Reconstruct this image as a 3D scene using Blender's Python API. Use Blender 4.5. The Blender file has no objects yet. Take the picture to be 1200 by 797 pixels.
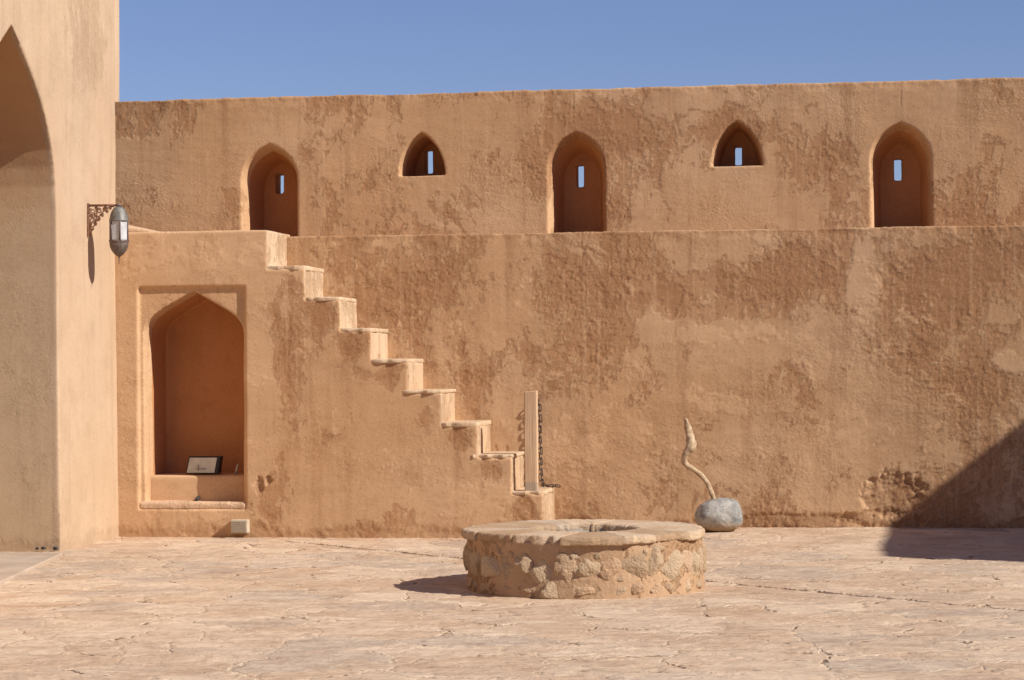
import bpy, bmesh, math, random
from mathutils import Vector, Matrix, noise as mnoise

random.seed(7)
scene = bpy.context.scene
COL = scene.collection

# ------------------------------------------------------------------ camera
F = 2650.0
TH = math.atan(400 / F)            # yaw to the left of the wall's normal
PH = math.atan(28.5 / F)           # slight upward pitch
RO = math.radians(0.43)            # slight roll
EYE = Vector((0, 0, 1.55))
fw = Vector((-math.sin(TH) * math.cos(PH), math.cos(TH) * math.cos(PH), math.sin(PH)))
r0 = Vector((math.cos(TH), math.sin(TH), 0))
u0 = r0.cross(fw)
rt = r0 * math.cos(RO) - u0 * math.sin(RO)
up = u0 * math.cos(RO) + r0 * math.sin(RO)
cam = bpy.data.cameras.new('camera')
cam_o = bpy.data.objects.new('camera', cam)
COL.objects.link(cam_o)
M = Matrix((rt, up, -fw)).transposed().to_4x4()
M.translation = EYE
cam_o.matrix_world = M
cam.sensor_width = 36
cam.lens = 36 * F / 1200
cam.clip_end = 3000
scene.camera = cam_o


def ray(u, v):
    return fw + rt * ((u - 600) / F) - up * ((v - 398.5) / F)


def atY(u, v, Y):                   # real point on the plane y = Y that the photo shows at (u, v)
    d = ray(u, v)
    return EYE + d * ((Y - EYE.y) / d.y)


def atZ(u, v, Z=0.0):
    d = ray(u, v)
    return EYE + d * ((Z - EYE.z) / d.z)


def proj(p):
    q = Vector(p) - EYE
    z = q.dot(fw)
    return 600 + F * q.dot(rt) / z, 398.5 - F * q.dot(up) / z


Y_ST, Y_MW, Y_PA = 20.0, 20.72, 21.3      # stair face, main wall face, parapet face

# ------------------------------------------------------------------ light
SUN = Vector((-1, 0.33, -0.78)).normalized()      # direction the light travels
to_sun = -SUN
elev = math.asin(to_sun.z)
world = bpy.data.worlds.new('World')
scene.world = world
world.use_nodes = True
wt = world.node_tree
bg = wt.nodes['Background']
sky = wt.nodes.new('ShaderNodeTexSky')
sky.sky_type = 'NISHITA'
sky.sun_disc = False
sky.sun_elevation = elev
sky.sun_rotation = math.atan2(to_sun.x, to_sun.y)
sky.altitude = 600
sky.air_density = 1.0
sky.dust_density = 0.4
sky.ozone_density = 4.0
tint = wt.nodes.new('ShaderNodeMix')
tint.data_type = 'RGBA'
tint.blend_type = 'MULTIPLY'
tint.inputs[0].default_value = 1
tint.inputs[7].default_value = (.95, .87, 1.06, 1)
wt.links.new(sky.outputs[0], tint.inputs[6])
wt.links.new(tint.outputs[2], bg.inputs[0])
bg.inputs[1].default_value = 0.069
sun = bpy.data.lights.new('sun', 'SUN')
sun.energy = 4.6
sun.angle = math.radians(0.5)
sun.color = (1.0, 0.93, 0.84)
sun_o = bpy.data.objects.new('sun', sun)
COL.objects.link(sun_o)
sun_o.rotation_euler = SUN.to_track_quat('-Z', 'Y').to_euler()
sun_o.location = (10, 5, 20)
scene.view_settings.view_transform = 'Standard'
scene.view_settings.look = 'None'
scene.view_settings.exposure = 0.40
scene.view_settings.gamma = 1
scene.cycles.diffuse_bounces = 6


# ------------------------------------------------------------------ node helpers
class NT:
    def __init__(self, name):
        self.m = bpy.data.materials.new(name)
        self.m.use_nodes = True
        self.t = self.m.node_tree
        self.b = self.t.nodes['Principled BSDF']
        self.out = self.t.nodes['Material Output']
        self.b.inputs['Specular IOR Level'].default_value = 0.15
        self.b.inputs['Roughness'].default_value = 0.92
        self._p = None

    def node(self, ty, **kw):
        n = self.t.nodes.new(ty)
        for k, v in kw.items():
            setattr(n, k, v)
        return n

    def put(self, sock, v):
        if isinstance(v, bpy.types.NodeSocket):
            self.t.links.new(v, sock)
        elif v is not None:
            if isinstance(v, (tuple, list, Vector)) and sock.type == 'RGBA' and len(v) == 3:
                v = (*v, 1)
            sock.default_value = v

    @property
    def P(self):
        if self._p is None:
            self._p = self.node('ShaderNodeNewGeometry').outputs['Position']
        return self._p

    def vmath(self, op, a, b=None):
        n = self.node('ShaderNodeVectorMath', operation=op)
        self.put(n.inputs[0], a)
        if b is not None:
            self.put(n.inputs[1], b)
        return n.outputs['Value'] if op in ('LENGTH', 'DISTANCE', 'DOT_PRODUCT') else n.outputs[0]

    def math(self, op, a, b=None, c=None, clamp=False):
        n = self.node('ShaderNodeMath', operation=op, use_clamp=clamp)
        for i, v in enumerate((a, b, c)):
            if v is not None:
                self.put(n.inputs[i], v)
        return n.outputs[0]

    def add(self, *a):
        r = a[0]
        for x in a[1:]:
            r = self.math('ADD', r, x)
        return r

    def mul(self, a, b):
        return self.math('MULTIPLY', a, b)

    def noise(self, vec, scale, detail=4, rough=0.55, dist=0.0, color=False):
        n = self.node('ShaderNodeTexNoise')
        self.put(n.inputs['Vector'], vec)
        n.inputs['Scale'].default_value = scale
        n.inputs['Detail'].default_value = detail
        n.inputs['Roughness'].default_value = rough
        n.inputs['Distortion'].default_value = dist
        return n.outputs[1] if color else n.outputs[0]

    def vor(self, vec, scale, feature='F1', rand=1.0, out=0):
        n = self.node('ShaderNodeTexVoronoi', feature=feature)
        self.put(n.inputs['Vector'], vec)
        n.inputs['Scale'].default_value = scale
        n.inputs['Randomness'].default_value = rand
        return n.outputs[out]

    def rng(self, v, a, b, c=0.0, d=1.0, smooth=True):
        n = self.node('ShaderNodeMapRange', interpolation_type='SMOOTHSTEP' if smooth else 'LINEAR')
        self.put(n.inputs[0], v)
        for i, x in zip((1, 2, 3, 4), (a, b, c, d)):
            n.inputs[i].default_value = x
        return n.outputs[0]

    def mix(self, f, a, b, mode='MIX'):
        n = self.node('ShaderNodeMix', data_type='RGBA', blend_type=mode)
        self.put(n.inputs[0], f)
        self.put(n.inputs[6], a)
        self.put(n.inputs[7], b)
        return n.outputs[2]

    def blob(self, c, rx, rz):
        """1 at a place on a wall, falling to 0 at an ellipse of half-sizes rx, rz"""
        d = self.vmath('SUBTRACT', self.P, tuple(c))
        d = self.vmath('MULTIPLY', d, (1 / rx, 0.6, 1 / rz))
        return self.rng(self.vmath('LENGTH', d), 0.25, 1.0, 1.0, 0.0)

    def done(self, color, height=None, both=False, rough=None):
        self.put(self.b.inputs['Base Color'], color)
        if rough is not None:
            self.put(self.b.inputs['Roughness'], rough)
        if height is not None:
            if both:
                n = self.node('ShaderNodeDisplacement')
                n.inputs['Midlevel'].default_value = 0
                n.inputs['Scale'].default_value = 1
                self.put(n.inputs['Height'], height)
                self.t.links.new(n.outputs[0], self.out.inputs['Displacement'])
                self.m.displacement_method = 'BOTH'
            else:
                n = self.node('ShaderNodeBump')
                n.inputs['Strength'].default_value = 1
                n.inputs['Distance'].default_value = 1
                self.put(n.inputs['Height'], height)
                self.t.links.new(n.outputs[0], self.b.inputs['Normal'])
        return self.m


def plaster(name, base=(.515, .314, .166), pale=(.59, .390, .230), dark=(.365, .182, .084),
            peel=0.0, rough_k=1.0, stain=0.6, seed=0.0, blobs=(), pales=(), pits=(), cracks=(), foot=True, top=None, fine=True, high=None):
    t = NT(name)
    P = t.vmath('ADD', t.P, (seed, seed * 1.7, 0))
    zsep = t.node('ShaderNodeSeparateXYZ')
    t.put(zsep.inputs[0], t.P)
    z = zsep.outputs[2]
    # --- coats of plaster that have come away, one under the other
    f = t.noise(t.vmath('MULTIPLY', P, (1, 1, .8)), 1.15, 9, 0.67, 0.35)
    f = t.add(f, t.mul(t.math('SUBTRACT', t.noise(t.vmath('MULTIPLY', P, (1, 1, .7)), 12.0, 7, 0.78, .3), .5), 0.40), peel)
    for c, rx, rz, s in blobs:
        f = t.math('MULTIPLY_ADD', t.blob(c, rx, rz), s, f)
    for c, rx, rz, s in pales:
        f = t.math('MULTIPLY_ADD', t.blob(c, rx, rz), -s, f)
    coat1 = t.rng(f, 0.524, 0.538)
    coat2 = t.rng(f, 0.600, 0.620)
    soft = t.rng(f, 0.44, 0.66)
    # --- crusty curls
    n = t.noise(t.vmath('MULTIPLY', P, (1, 1, .8)), 27, 3, 0.62, 0.8)
    ridge = t.math('SUBTRACT', 1.0, t.math('MULTIPLY', t.math('ABSOLUTE', t.math('SUBTRACT', n, .5)), 7.0), clamp=True)
    fz = t.noise(t.vmath('ADD', P, (3.1, 0, 8.2)), 0.95, 6, 0.66, .3)
    zone = t.rng(t.math('MULTIPLY_ADD', soft, 0.16, fz), 0.52, 0.66)
    # --- rain streaks
    st = t.noise(t.vmath('MULTIPLY', P, (6, 6, 0.4)), 1.0, 5, 0.62)
    st2 = t.noise(t.vmath('MULTIPLY', P, (26, 26, 0.8)), 1.0, 3, 0.5)
    big = t.noise(P, 0.55, 4, 0.55)
    mott = t.noise(P, 3.5, 6, 0.65)
    grain = t.noise(P, 55, 3, 0.65)
    # --- colour
    c = t.mix(t.rng(big, 0.35, 0.65), base, pale)
    c = t.mix(t.mul(t.rng(mott, 0.45, 0.7), 0.5), c, tuple(x * .84 for x in base))
    c = t.mix(t.mul(soft, 0.25), c, dark)
    c = t.mix(t.mul(coat1, 0.50), c, dark)
    c = t.mix(t.mul(coat2, 0.42), c, tuple(x * .9 for x in dark))
    c = t.mix(t.mul(t.mul(ridge, zone), 0.30), c, tuple(x * .8 for x in dark))
    c = t.mix(t.mul(t.rng(st, 0.50, 0.74), stain * .8), c, tuple(x * .80 for x in dark))
    c = t.mix(t.mul(t.rng(st2, 0.50, 0.70), stain * .7), c, pale)
    c = t.mix(t.mul(t.rng(grain, 0.50, 0.78), 0.42), c, tuple(x * 1.12 for x in pale))
    c = t.mix(t.mul(t.rng(grain, 0.47, 0.25), 0.42), c, tuple(x * .72 for x in dark))
    if pales:      # patches of newer, paler coat with ragged edges
        pf = t.add(t.noise(P, 2.4, 8, .72, .3), t.mul(t.math('SUBTRACT', t.noise(P, 12, 5, .7), .5), .25))
        for cc_, rx, rz, s_ in pales:
            pf = t.math('MULTIPLY_ADD', t.blob(cc_, rx, rz), s_ * 1.1, pf)
        pm = t.rng(pf, .605, .63)
        c = t.mix(t.mul(pm, .42), c, tuple(min(1, x * 1.13) for x in pale))
    # --- relief, metres
    h = t.mul(t.math('SUBTRACT', t.noise(P, 0.8, 2, 0.5), 0.5), 0.034)
    h = t.add(h, t.mul(t.math('SUBTRACT', mott, 0.5), 0.0045 * rough_k))
    h = t.add(h, t.mul(coat1, -0.0026 * rough_k), t.mul(coat2, -0.003 * rough_k))
    h = t.add(h, t.mul(t.mul(ridge, zone), 0.0034 * rough_k))
    h = t.add(h, t.mul(t.math('SUBTRACT', t.noise(P, 30, 3, 0.6), 0.5), t.math('MULTIPLY_ADD', t.rng(fz, .42, .62), 0.0034 * rough_k, .0012 * rough_k)))
    h = t.add(h, t.mul(st2, 0.0012 * rough_k), t.mul(t.noise(t.vmath('MULTIPLY', P, (2.2, 2.2, 7)), 1.0, 3, .5), .006 * rough_k))
    if pales:
        h = t.add(h, t.mul(pm, .0022))
    h = t.add(h, t.mul(grain, 0.0014 * rough_k))
    for p, rx, rz, depth in pits:
        b = t.blob(p, rx * 1.3, rz * 1.3)
        nn = t.noise(P, 6, 7, 0.72, .6)
        m = t.rng(t.add(b, t.mul(t.math('SUBTRACT', nn, .5), 2.4)), 0.35, 0.80)
        m = t.mul(m, t.rng(b, .02, .15))
        h = t.add(h, t.mul(t.mul(m, t.math('ADD', t.noise(P, 17, 5, 0.78), 0.0)), -depth))
        c = t.mix(t.mul(m, 0.35), c, tuple(x * .75 for x in dark))
    for (x, z0, z1, w) in cracks:
        wob = t.mul(t.math('SUBTRACT', t.noise(t.vmath('MULTIPLY', P, (0, 0, 1)), 5, 4, 0.6), 0.5), 0.10)
        dx = t.math('ABSOLUTE', t.add(zsep.outputs[0], -x, wob))
        m = t.rng(dx, w * .4, w, 1.0, 0.0)
        m = t.mul(m, t.mul(t.rng(z, z0, z0 + .03), t.rng(z, z1 - .05, z1, 1, 0)))
        h = t.add(h, t.mul(m, -0.003))
        c = t.mix(t.mul(m, 0.32), c, tuple(x * .5 for x in dark))
    if foot:      # worn, splashed foot of the wall
        fz2 = t.add(z, t.mul(t.noise(t.vmath('MULTIPLY', P, (1, 1, .6)), 2.6, 5, 0.7), -0.42))
        m = t.rng(fz2, -0.19, -0.10, 1.0, 0.0)
        c = t.mix(t.mul(m, 0.30), c, tuple(x * .85 for x in dark))
        h = t.add(h, t.mul(t.mul(m, t.noise(P, 17, 5, 0.7)), -0.022 * rough_k))
    if top is not None:   # rain-washed band under the top edge
        tz = t.add(z, t.mul(st, 0.5))
        m = t.rng(tz, top + .12, top + .28)
        c = t.mix(t.mul(m, 0.32), c, tuple(x * .8 for x in dark))
        h = t.add(h, t.mul(t.mul(t.rng(z, top - .10, top - .01), t.math('SUBTRACT', t.noise(P, 3.2, 5, .7), .42)), -.05))
    if high is not None:  # redder arch head: warm bounce-lit shade put into the colour
        m = t.rng(t.add(z, t.mul(t.math('SUBTRACT', mott, .5), .9)), high[0], high[1])
        c = t.mix(t.mul(m, .85), c, high[2])
    m = t.done(c, h, both=True)
    bp = t.node('ShaderNodeBump')
    bp.inputs['Strength'].default_value = 1
    bp.inputs['Distance'].default_value = 1
    t.put(bp.inputs['Height'], t.add(t.mul(t.noise(P, 48, 4, .68), t.math('MULTIPLY_ADD', t.rng(fz, .40, .60), .0044 * rough_k, .0008 * rough_k)), t.mul(coat1, -.0020 * rough_k), t.mul(coat2, -.0016 * rough_k)))
    t.t.links.new(bp.outputs[0], t.b.inputs['Normal'])
    if fine:
        m.displacement_method = 'DISPLACEMENT'
    return m


# ------------------------------------------------------------------ mesh helpers
def link(name, me, mat, parent=None, smooth=True):
    o = bpy.data.objects.new(name, me)
    COL.objects.link(o)
    for m in (mat if isinstance(mat, (list, tuple)) else [mat]):
        me.materials.append(m)
    if smooth:
        me.polygons.foreach_set('use_smooth', [True] * len(me.polygons))
    if parent is not None:
        o.parent = parent
        o.location = -parent.location     # meshes are written in world coordinates
    return o


def bm_link(name, bm, mat, parent=None, smooth=False):
    bmesh.ops.recalc_face_normals(bm, faces=bm.faces)
    me = bpy.data.meshes.new(name)
    bm.to_mesh(me)
    bm.free()
    return link(name, me, mat, parent, smooth)


def empty(name, loc):
    o = bpy.data.objects.new(name, None)
    o.empty_display_size = 0.2
    COL.objects.link(o)
    o.location = loc
    return o


def tag(o, label=None, cat=None, group=None, kind=None):
    for k, v in (('label', label), ('category', cat), ('group', group), ('kind', kind)):
        if v:
            o[k] = v
    return o


def loft(bm, rings, closed_ends=True):
    vs = [[bm.verts.new(p) for p in r] for r in rings]
    n = len(rings[0])
    for a, b in zip(vs, vs[1:]):
        for i in range(n):
            bm.faces.new((a[i], a[(i + 1) % n], b[(i + 1) % n], b[i]))
    if closed_ends:
        bm.faces.new(vs[0])
        bm.faces.new(vs[-1][::-1])
    return vs


def prism_xz(bm, pts, y0, y1):
    loft(bm, [[(x, y0, z) for x, z in pts], [(x, y1, z) for x, z in pts]])


def box(bm, x0, x1, y0, y1, z0, z1):
    prism_xz(bm, [(x0, z0), (x1, z0), (x1, z1), (x0, z1)], y0, y1)


def tmp(bm):
    bmesh.ops.recalc_face_normals(bm, faces=bm.faces)
    me = bpy.data.meshes.new('tmp')
    bm.to_mesh(me)
    bm.free()
    o = bpy.data.objects.new('tmp', me)
    COL.objects.link(o)
    return o


def mass(name, bm, cutters, mat, parent=None, voxel=0.02, smooth=5):
    """a solid of mud plaster: cut, then remeshed so every arris is soft"""
    o = tmp(bm)
    cs = []
    for cbm in cutters:
        c = tmp(cbm)
        cs.append(c)
        m = o.modifiers.new('b', 'BOOLEAN')
        m.operation = 'DIFFERENCE'
        m.solver = 'EXACT'
        m.object = c
    m = o.modifiers.new('r', 'REMESH')
    m.mode = 'VOXEL'
    m.voxel_size = voxel
    m.use_smooth_shade = True
    if smooth:
        m = o.modifiers.new('s', 'SMOOTH')
        m.factor = 0.5
        m.iterations = smooth
    dg = bpy.context.evaluated_depsgraph_get()
    dg.update()
    me = bpy.data.meshes.new_from_object(o.evaluated_get(dg))
    me.name = name
    for x in cs + [o]:
        d = x.data
        bpy.data.objects.remove(x)
        bpy.data.meshes.remove(d)
    me.materials.clear()
    return link(name, me, mat, parent, True)


def arch(xc, z0, w, hs, h, c1=.55, c2=(.5, .88), n=12, bow=0.0):
    """pointed arch outline: w wide, springing at hs, apex at h above z0"""
    L = []
    H_ = h - hs
    a, b, b2, c = Vector((w / 2, hs)), Vector((w / 2, hs + H_ * c1)), Vector((w / 2 * c2[0], hs + H_ * c2[1])), Vector((0, h))
    for i in range(n + 1):
        t = i / n
        p = a * (1 - t) ** 3 + b * 3 * t * (1 - t) ** 2 + b2 * 3 * t * t * (1 - t) + c * t ** 3
        L.append((p.x, p.y))
    R = ([(w / 2 + bow, 0.0)] if hs > .02 else []) + L
    return [(xc + x, z0 + z) for x, z in R] + [(xc - x, z0 + z) for x, z in R[::-1][1:]]


def tube(bm, pts, rad, n=8, caps=True):
    pts = [Vector(p) for p in pts]
    rings = []
    ref = Vector((0.13, 0.9, 0.31)).normalized()
    for i, p in enumerate(pts):
        d = (pts[min(i + 1, len(pts) - 1)] - pts[max(i - 1, 0)]).normalized()
        a = d.cross(ref)
        if a.length < 1e-3:
            a = d.cross(Vector((1, 0, 0)))
        a.normalize()
        b = d.cross(a)
        r = rad[i] if isinstance(rad, (list, tuple)) else rad
        rings.append([p + (a * math.cos(k * 2 * math.pi / n) + b * math.sin(k * 2 * math.pi / n)) * r for k in range(n)])
    loft(bm, rings, caps)


def lathe(bm, c, prof, n=24, axis=None):
    c = Vector(c)
    rings = [[c + Vector((r * math.cos(k * 2 * math.pi / n), r * math.sin(k * 2 * math.pi / n), z)) for k in range(n)] for r, z in prof]
    loft(bm, rings)


def bevel(bm, w, seg=2):
    bmesh.ops.bevel(bm, geom=list(bm.edges), offset=w, segments=seg, affect='EDGES', profile=0.5)


# ------------------------------------------------------------------ small materials
def simple(name, col, rough=0.6, metal=0.0, var=0.25, scale=20, bump=0.001):
    t = NT(name)
    n = t.noise(t.P, scale, 5, 0.6)
    c = t.mix(t.rng(n, 0.3, 0.7), tuple(x * (1 - var) for x in col), tuple(min(1, x * (1 + var)) for x in col))
    t.b.inputs['Metallic'].default_value = metal
    t.b.inputs['Specular IOR Level'].default_value = 0.4
    return t.done(c, t.mul(t.noise(t.P, scale * 4, 3, 0.6), bump), rough=rough)


# ================================================================== GROUND
J0, J1 = atZ(320, 632), atZ(1200, 714)
J0.z = J1.z = 0


def ground_mat():
    t = NT('flagstone')
    P = t.P
    wob = t.vmath('MULTIPLY', t.noise(P, 1.6, 4, 0.6, color=True), (.5, .5, 0))
    Q = t.vmath('MULTIPLY', t.vmath('ADD', P, wob), (1, 1.25, 0))
    edge = t.vor(Q, 1.75, 'DISTANCE_TO_EDGE')
    cell = t.vor(Q, 1.75, 'F1', out=1)
    sp = t.node('ShaderNodeSeparateXYZ')
    t.put(sp.inputs[0], cell)
    ra, rb, rc = sp.outputs
    joint = t.rng(edge, 0.008, 0.032, 1.0, 0.0)
    Pf = t.vmath('MULTIPLY', P, (1, 1, 0))
    n1 = t.noise(Pf, 2.2, 7, 0.62, 0.6)
    n2 = t.noise(Pf, 9, 6, 0.65, 0.4)
    n3 = t.noise(Pf, 55, 4, 0.65)
    # spalled laminations in the stone
    lam = t.noise(t.vmath('MULTIPLY', Pf, (1.0, 2.4, 0)), 2.1, 6, .6, 1.2)
    lamq = t.math('FRACT', t.mul(lam, 9.0))
    c = t.mix(ra, (.505, .36, .248), (.63, .485, .35))
    c = t.mix(t.mul(t.rng(rb, .62, .9), .55), c, (.52, .35, .225))
    c = t.mix(t.mul(t.rng(rc, .75, .95), .6), c, (.40, .325, .26))
    c = t.mix(t.mul(t.rng(n1, .42, .68), .55), c, (.65, .505, .37))
    c = t.mix(t.mul(t.rng(n1, .50, .30), .6), c, (.42, .28, .185))
    c = t.mix(t.mul(t.rng(n2, .50, .72), .6), c, (.40, .27, .19))
    n4 = t.noise(t.vmath('MULTIPLY', Pf, (1.4, 2.2, 0)), 7, 5, .7, .8)
    c = t.mix(t.mul(t.rng(n4, .52, .64), .22), c, (.64, .50, .365))
    dash = t.mul(t.rng(lamq, .92, .98), t.rng(t.noise(Pf, 5, 4, .7), .53, .61))
    c = t.mix(t.mul(dash, .75), c, (.22, .135, .085))
    c = t.mix(t.mul(t.rng(n3, .5, .8), .35), c, (.66, .52, .38))
    gap = t.mul(joint, t.rng(t.noise(Pf, 2.6, 4, .65), .54, .62))
    c = t.mix(t.mul(joint, .4), c, (.60, .46, .315))
    c = t.mix(t.mul(t.rng(edge, .016, .0), .28), c, (.32, .215, .14))
    c = t.mix(t.mul(gap, .75), c, (.17, .10, .06))
    h = t.mul(ra, .006)
    h = t.add(h, t.mul(t.math('SUBTRACT', n1, .5), .016))
    h = t.add(h, t.mul(lamq, .0060))
    h = t.add(h, t.mul(t.math('SUBTRACT', n2, .5), .010))
    h = t.add(h, t.mul(n3, .0022))
    h = t.add(h, t.mul(joint, -.003))
    h = t.add(h, t.mul(gap, -.009))
    # the long movement joint that runs behind the well
    d = (J1 - J0).normalized()
    nrm = Vector((-d.y, d.x, 0))
    off = nrm.dot(J0)
    wb = t.mul(t.math('SUBTRACT', t.noise(Pf, 2.5, 3, .6), .5), .03)
    dist = t.math('ABSOLUTE', t.add(t.vmath('DOT_PRODUCT', P, tuple(nrm)), -off, wb))
    along = t.add(t.vmath('DOT_PRODUCT', P, tuple(d)), -d.dot(J0))
    m = t.mul(t.rng(dist, .020, .045, 1, 0), t.rng(along, 0.0, .4))
    c = t.mix(t.mul(m, .85), c, (.17, .10, .055))
    h = t.add(t.mul(h, t.math('SUBTRACT', 1.0, t.mul(m, .8))), t.mul(m, -.020))
    h = t.mul(h, 1.0)
    return t.done(c, h, both=True)


W = atZ(686, 686.8)      # well centre on the ground
W.z = 0
R_IN = 0.375


def build_ground():
    def axis(a, b, step, far):
        v = [a + i * step for i in range(int(round((b - a) / step)) + 1)]
        s, lo, hi = step, v[0], v[-1]
        while s < far:
            s *= 1.6
            lo -= s
            hi += s
            v = [lo] + v + [hi]
        return v
    xs = axis(-8.4, 3.6, 0.03, 300)
    ys = axis(10.2, 21.0, 0.03, 300)
    nx, ny = len(xs), len(ys)
    def sm(a, b, x):
        x = min(1, max(0, (x - a) / (b - a)))
        return x * x * (3 - 2 * x)
    verts = [(x, y, -0.012 + .055 * sm(19.0, 20.3, y) * sm(-2.9, -2.1, x)) for y in ys for x in xs]
    faces = []
    for j in range(ny - 1):
        for i in range(nx - 1):
            cx, cy = (xs[i] + xs[i + 1]) / 2, (ys[j] + ys[j + 1]) / 2
            if (cx - W.x) ** 2 + (cy - W.y) ** 2 < (R_IN + .12) ** 2:
                continue
            k = j * nx + i
            faces.append((k, k + 1, k + nx + 1, k + nx))
    me = bpy.data.meshes.new('ground')
    me.from_pydata(verts, [], faces)
    o = link('ground', me, ground_mat(), None, True)
    tag(o, kind='structure')


build_ground()

# threshold slab of the gate
GA, GB = atY(139, 628, Y_ST), atZ(71, 646)      # foot of the gatehouse wall in the photo
GA.z = GB.z = 0
gd = (GB - GA).normalized()               # along the wall, towards the camera
gn = Vector((-gd.y, gd.x, 0))             # out of the wall, towards the courtyard
if gn.x < 0:
    gn = -gn
_s = NT('smooth_screed')
_c = _s.mix(_s.rng(_s.noise(_s.P, 2, 6, .6), .35, .65), (.40, .31, .235), (.50, .40, .31))
screed = _s.done(_c, _s.mul(_s.noise(_s.P, 30, 4, .6), .003))
E0, E1 = atZ(73, 648, .02), atZ(0, 682, .02)
ed = (E1 - E0).normalized()
bm = bmesh.new()
p4 = [E0, E0 + ed * 3.2, E0 + ed * 3.2 - gn * 3.2, E0 - gn * 3.0 - gd * .1]
loft(bm, [[(p.x, p.y, -.06) for p in p4], [(p.x, p.y, .022) for p in p4]])
bevel(bm, .008)
tag(bm_link('gate_threshold', bm, screed), kind='structure')

# ================================================================== GATEHOUSE
Zv0 = Vector((0, 0, 1))
gate = empty('gatehouse', GB)
tag(gate, 'tall smooth plastered gatehouse at the left with a big pointed archway', 'gatehouse')
gate_m = plaster('gatehouse_plaster', base=(.475, .335, .215), pale=(.515, .378, .255), dark=(.40, .275, .175),
                 peel=-.17, rough_k=.30, stain=.55, blobs=[(GB - gd * 1.2 + Zv0 * 4.6, .5, .9, .15), (GB - gd * .4 + Zv0 * 4.2, .4, .9, .12), (GB - gd * .5 + Zv0 * .1, 1.5, .25, .14)], seed=11.0, fine=False)
jamb_m = plaster('archway_plaster', base=(.48, .345, .215), pale=(.53, .395, .26), dark=(.40, .265, .16),
                 peel=-.10, rough_k=.26, stain=.5, high=(2.3, 3.6, (.50, .30, .155)), seed=23.0, fine=False)


def gp(s, inn, z):        # s metres along the wall from the arch jamb towards the camera
    return GB + gd * s - gn * inn + Vector((0, 0, z))


bm = bmesh.new()
s0 = -(GB - GA).length - .06
s1 = 7.0
base = [(s0, 0), (s1, 0), (s1, 5.5), (s0, 5.5)]
loft(bm, [[gp(s, i + (.02 if i == 0 else 0) * (z / 3.2), z) for s, i in base] for z in (-.3, 6.4)])
# archway from apex and springing seen in the photo


def on_gate(d):      # where a line of sight meets the slightly battered wall
    z = 1.5
    for _ in range(6):
        k = ((GB - EYE).dot(gn) - .02 * z / 3.2) / d.dot(gn)
        z = EYE.z + d.z * k
    return EYE + d * k


def gate_hit(u, v):
    d = ray(u, v)
    p = on_gate(d)
    return (p - GB).dot(gd), p.z


sa, za = gate_hit(15, 30)
ss, zs = gate_hit(66, 168)
cut = bmesh.new()
out = [(0.0, -.4), (0.0, zs - .55)]
for i in range(1, 13):
    t_ = i / 12
    a, b, c = Vector((0, zs - .55)), Vector((0.0, zs + .22)), Vector((sa, za))
    b2 = Vector((sa * .55, zs + (za - zs) * .60))
    p = a * (1 - t_) ** 3 + b * 3 * t_ * (1 - t_) ** 2 + b2 * 3 * t_ * t_ * (1 - t_) + c * t_ ** 3
    out.append((p.x, p.y))
out = out + [(2 * sa - s, z) for s, z in out[::-1][1:]]
loft(cut, [[gp(s, -.3, z) for s, z in out], [gp(s, 2.6, z) for s, z in out]])
g = mass('gatehouse_wall', bm, [cut], gate_m, gate, voxel=.020, smooth=1)
g.data.materials.append(jamb_m)
for f in g.data.polygons:
    q = f.center - GB
    s, i = q.dot(gd), -q.dot(gn)
    if .07 < i < 2.9 and -.2 < s < 2 * sa + .2 and f.center.z < 4.6:
        f.material_index = 1
bm = bmesh.new()
c0 = atY(134, 60, 22.02)
box(bm, c0.x - 3.0, c0.x, 22.02, 22.24, -.2, 6.4)
mass('gatehouse_rear_wall', bm, [], gate_m, gate, voxel=.05, smooth=2)

# ================================================================== CURTAIN WALL
wall = empty('curtain_wall', (0, Y_MW, 0))
tag(wall, 'long ochre fort wall across the courtyard with small arched embrasures along its parapet', 'fort wall')
z_led = atY(760, 271, Y_MW).z
z_top = atY(700, 104, Y_PA).z
B = lambda u, v, Y=Y_MW: atY(u, v, Y)
S = lambda px: px * 20.7 / F
main_m = plaster('curtain_wall_plaster', peel=.0, rough_k=1.15, stain=.55, seed=2.0, top=z_led,
                 blobs=[(B(760, 330), S(70), S(60), .14), (B(860, 340), S(140), S(75), .17), (B(930, 320), S(70), S(45), .12),
                        (B(1110, 330), S(110), S(60), .15), (B(560, 330), S(130), S(50), .05), (B(1180, 300), S(60), S(40), .15)],
                 pales=[(B(1010, 500), S(80), S(45), .12), (B(1010, 340), S(35), S(70), .14), (B(840, 470), S(60), S(25), .10), (B(870, 390), S(120), S(22), .10), (B(1180, 425), S(30), S(18), .16), (B(700, 480), S(180), S(90), .05),
                        (B(660, 540), S(60), S(60), .10)],
                 pits=[(B(1045, 580), S(42), S(34), .042), (B(1030, 610), S(60), S(14), .03), (B(930, 614), S(110), S(16), .022)],
                 cracks=[(B(683, 285).x, 2.45, 2.8, .008), (B(716, 300).x, 2.3, 2.7, .006)])
bm = bmesh.new()
xl, xr = B(100, 300).x, 7.2
box(bm, xl, 2.8, Y_MW, Y_MW + .17, -.12, z_led)
mass('lower_wall', bm, [], main_m, wall, voxel=.0115, smooth=3)
bm = bmesh.new()
box(bm, xl, xr, Y_MW + .10, 22.4, -.3, z_led - .035)
mass('wall_core', bm, [], main_m, wall, voxel=.06, smooth=1)
bm = bmesh.new()
box(bm, 2.795, xr, Y_MW, Y_MW + .17, -.12, z_led)
mass('lower_wall', bm, [], main_m, wall, voxel=.03, smooth=1)

par_cut = []


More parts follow.
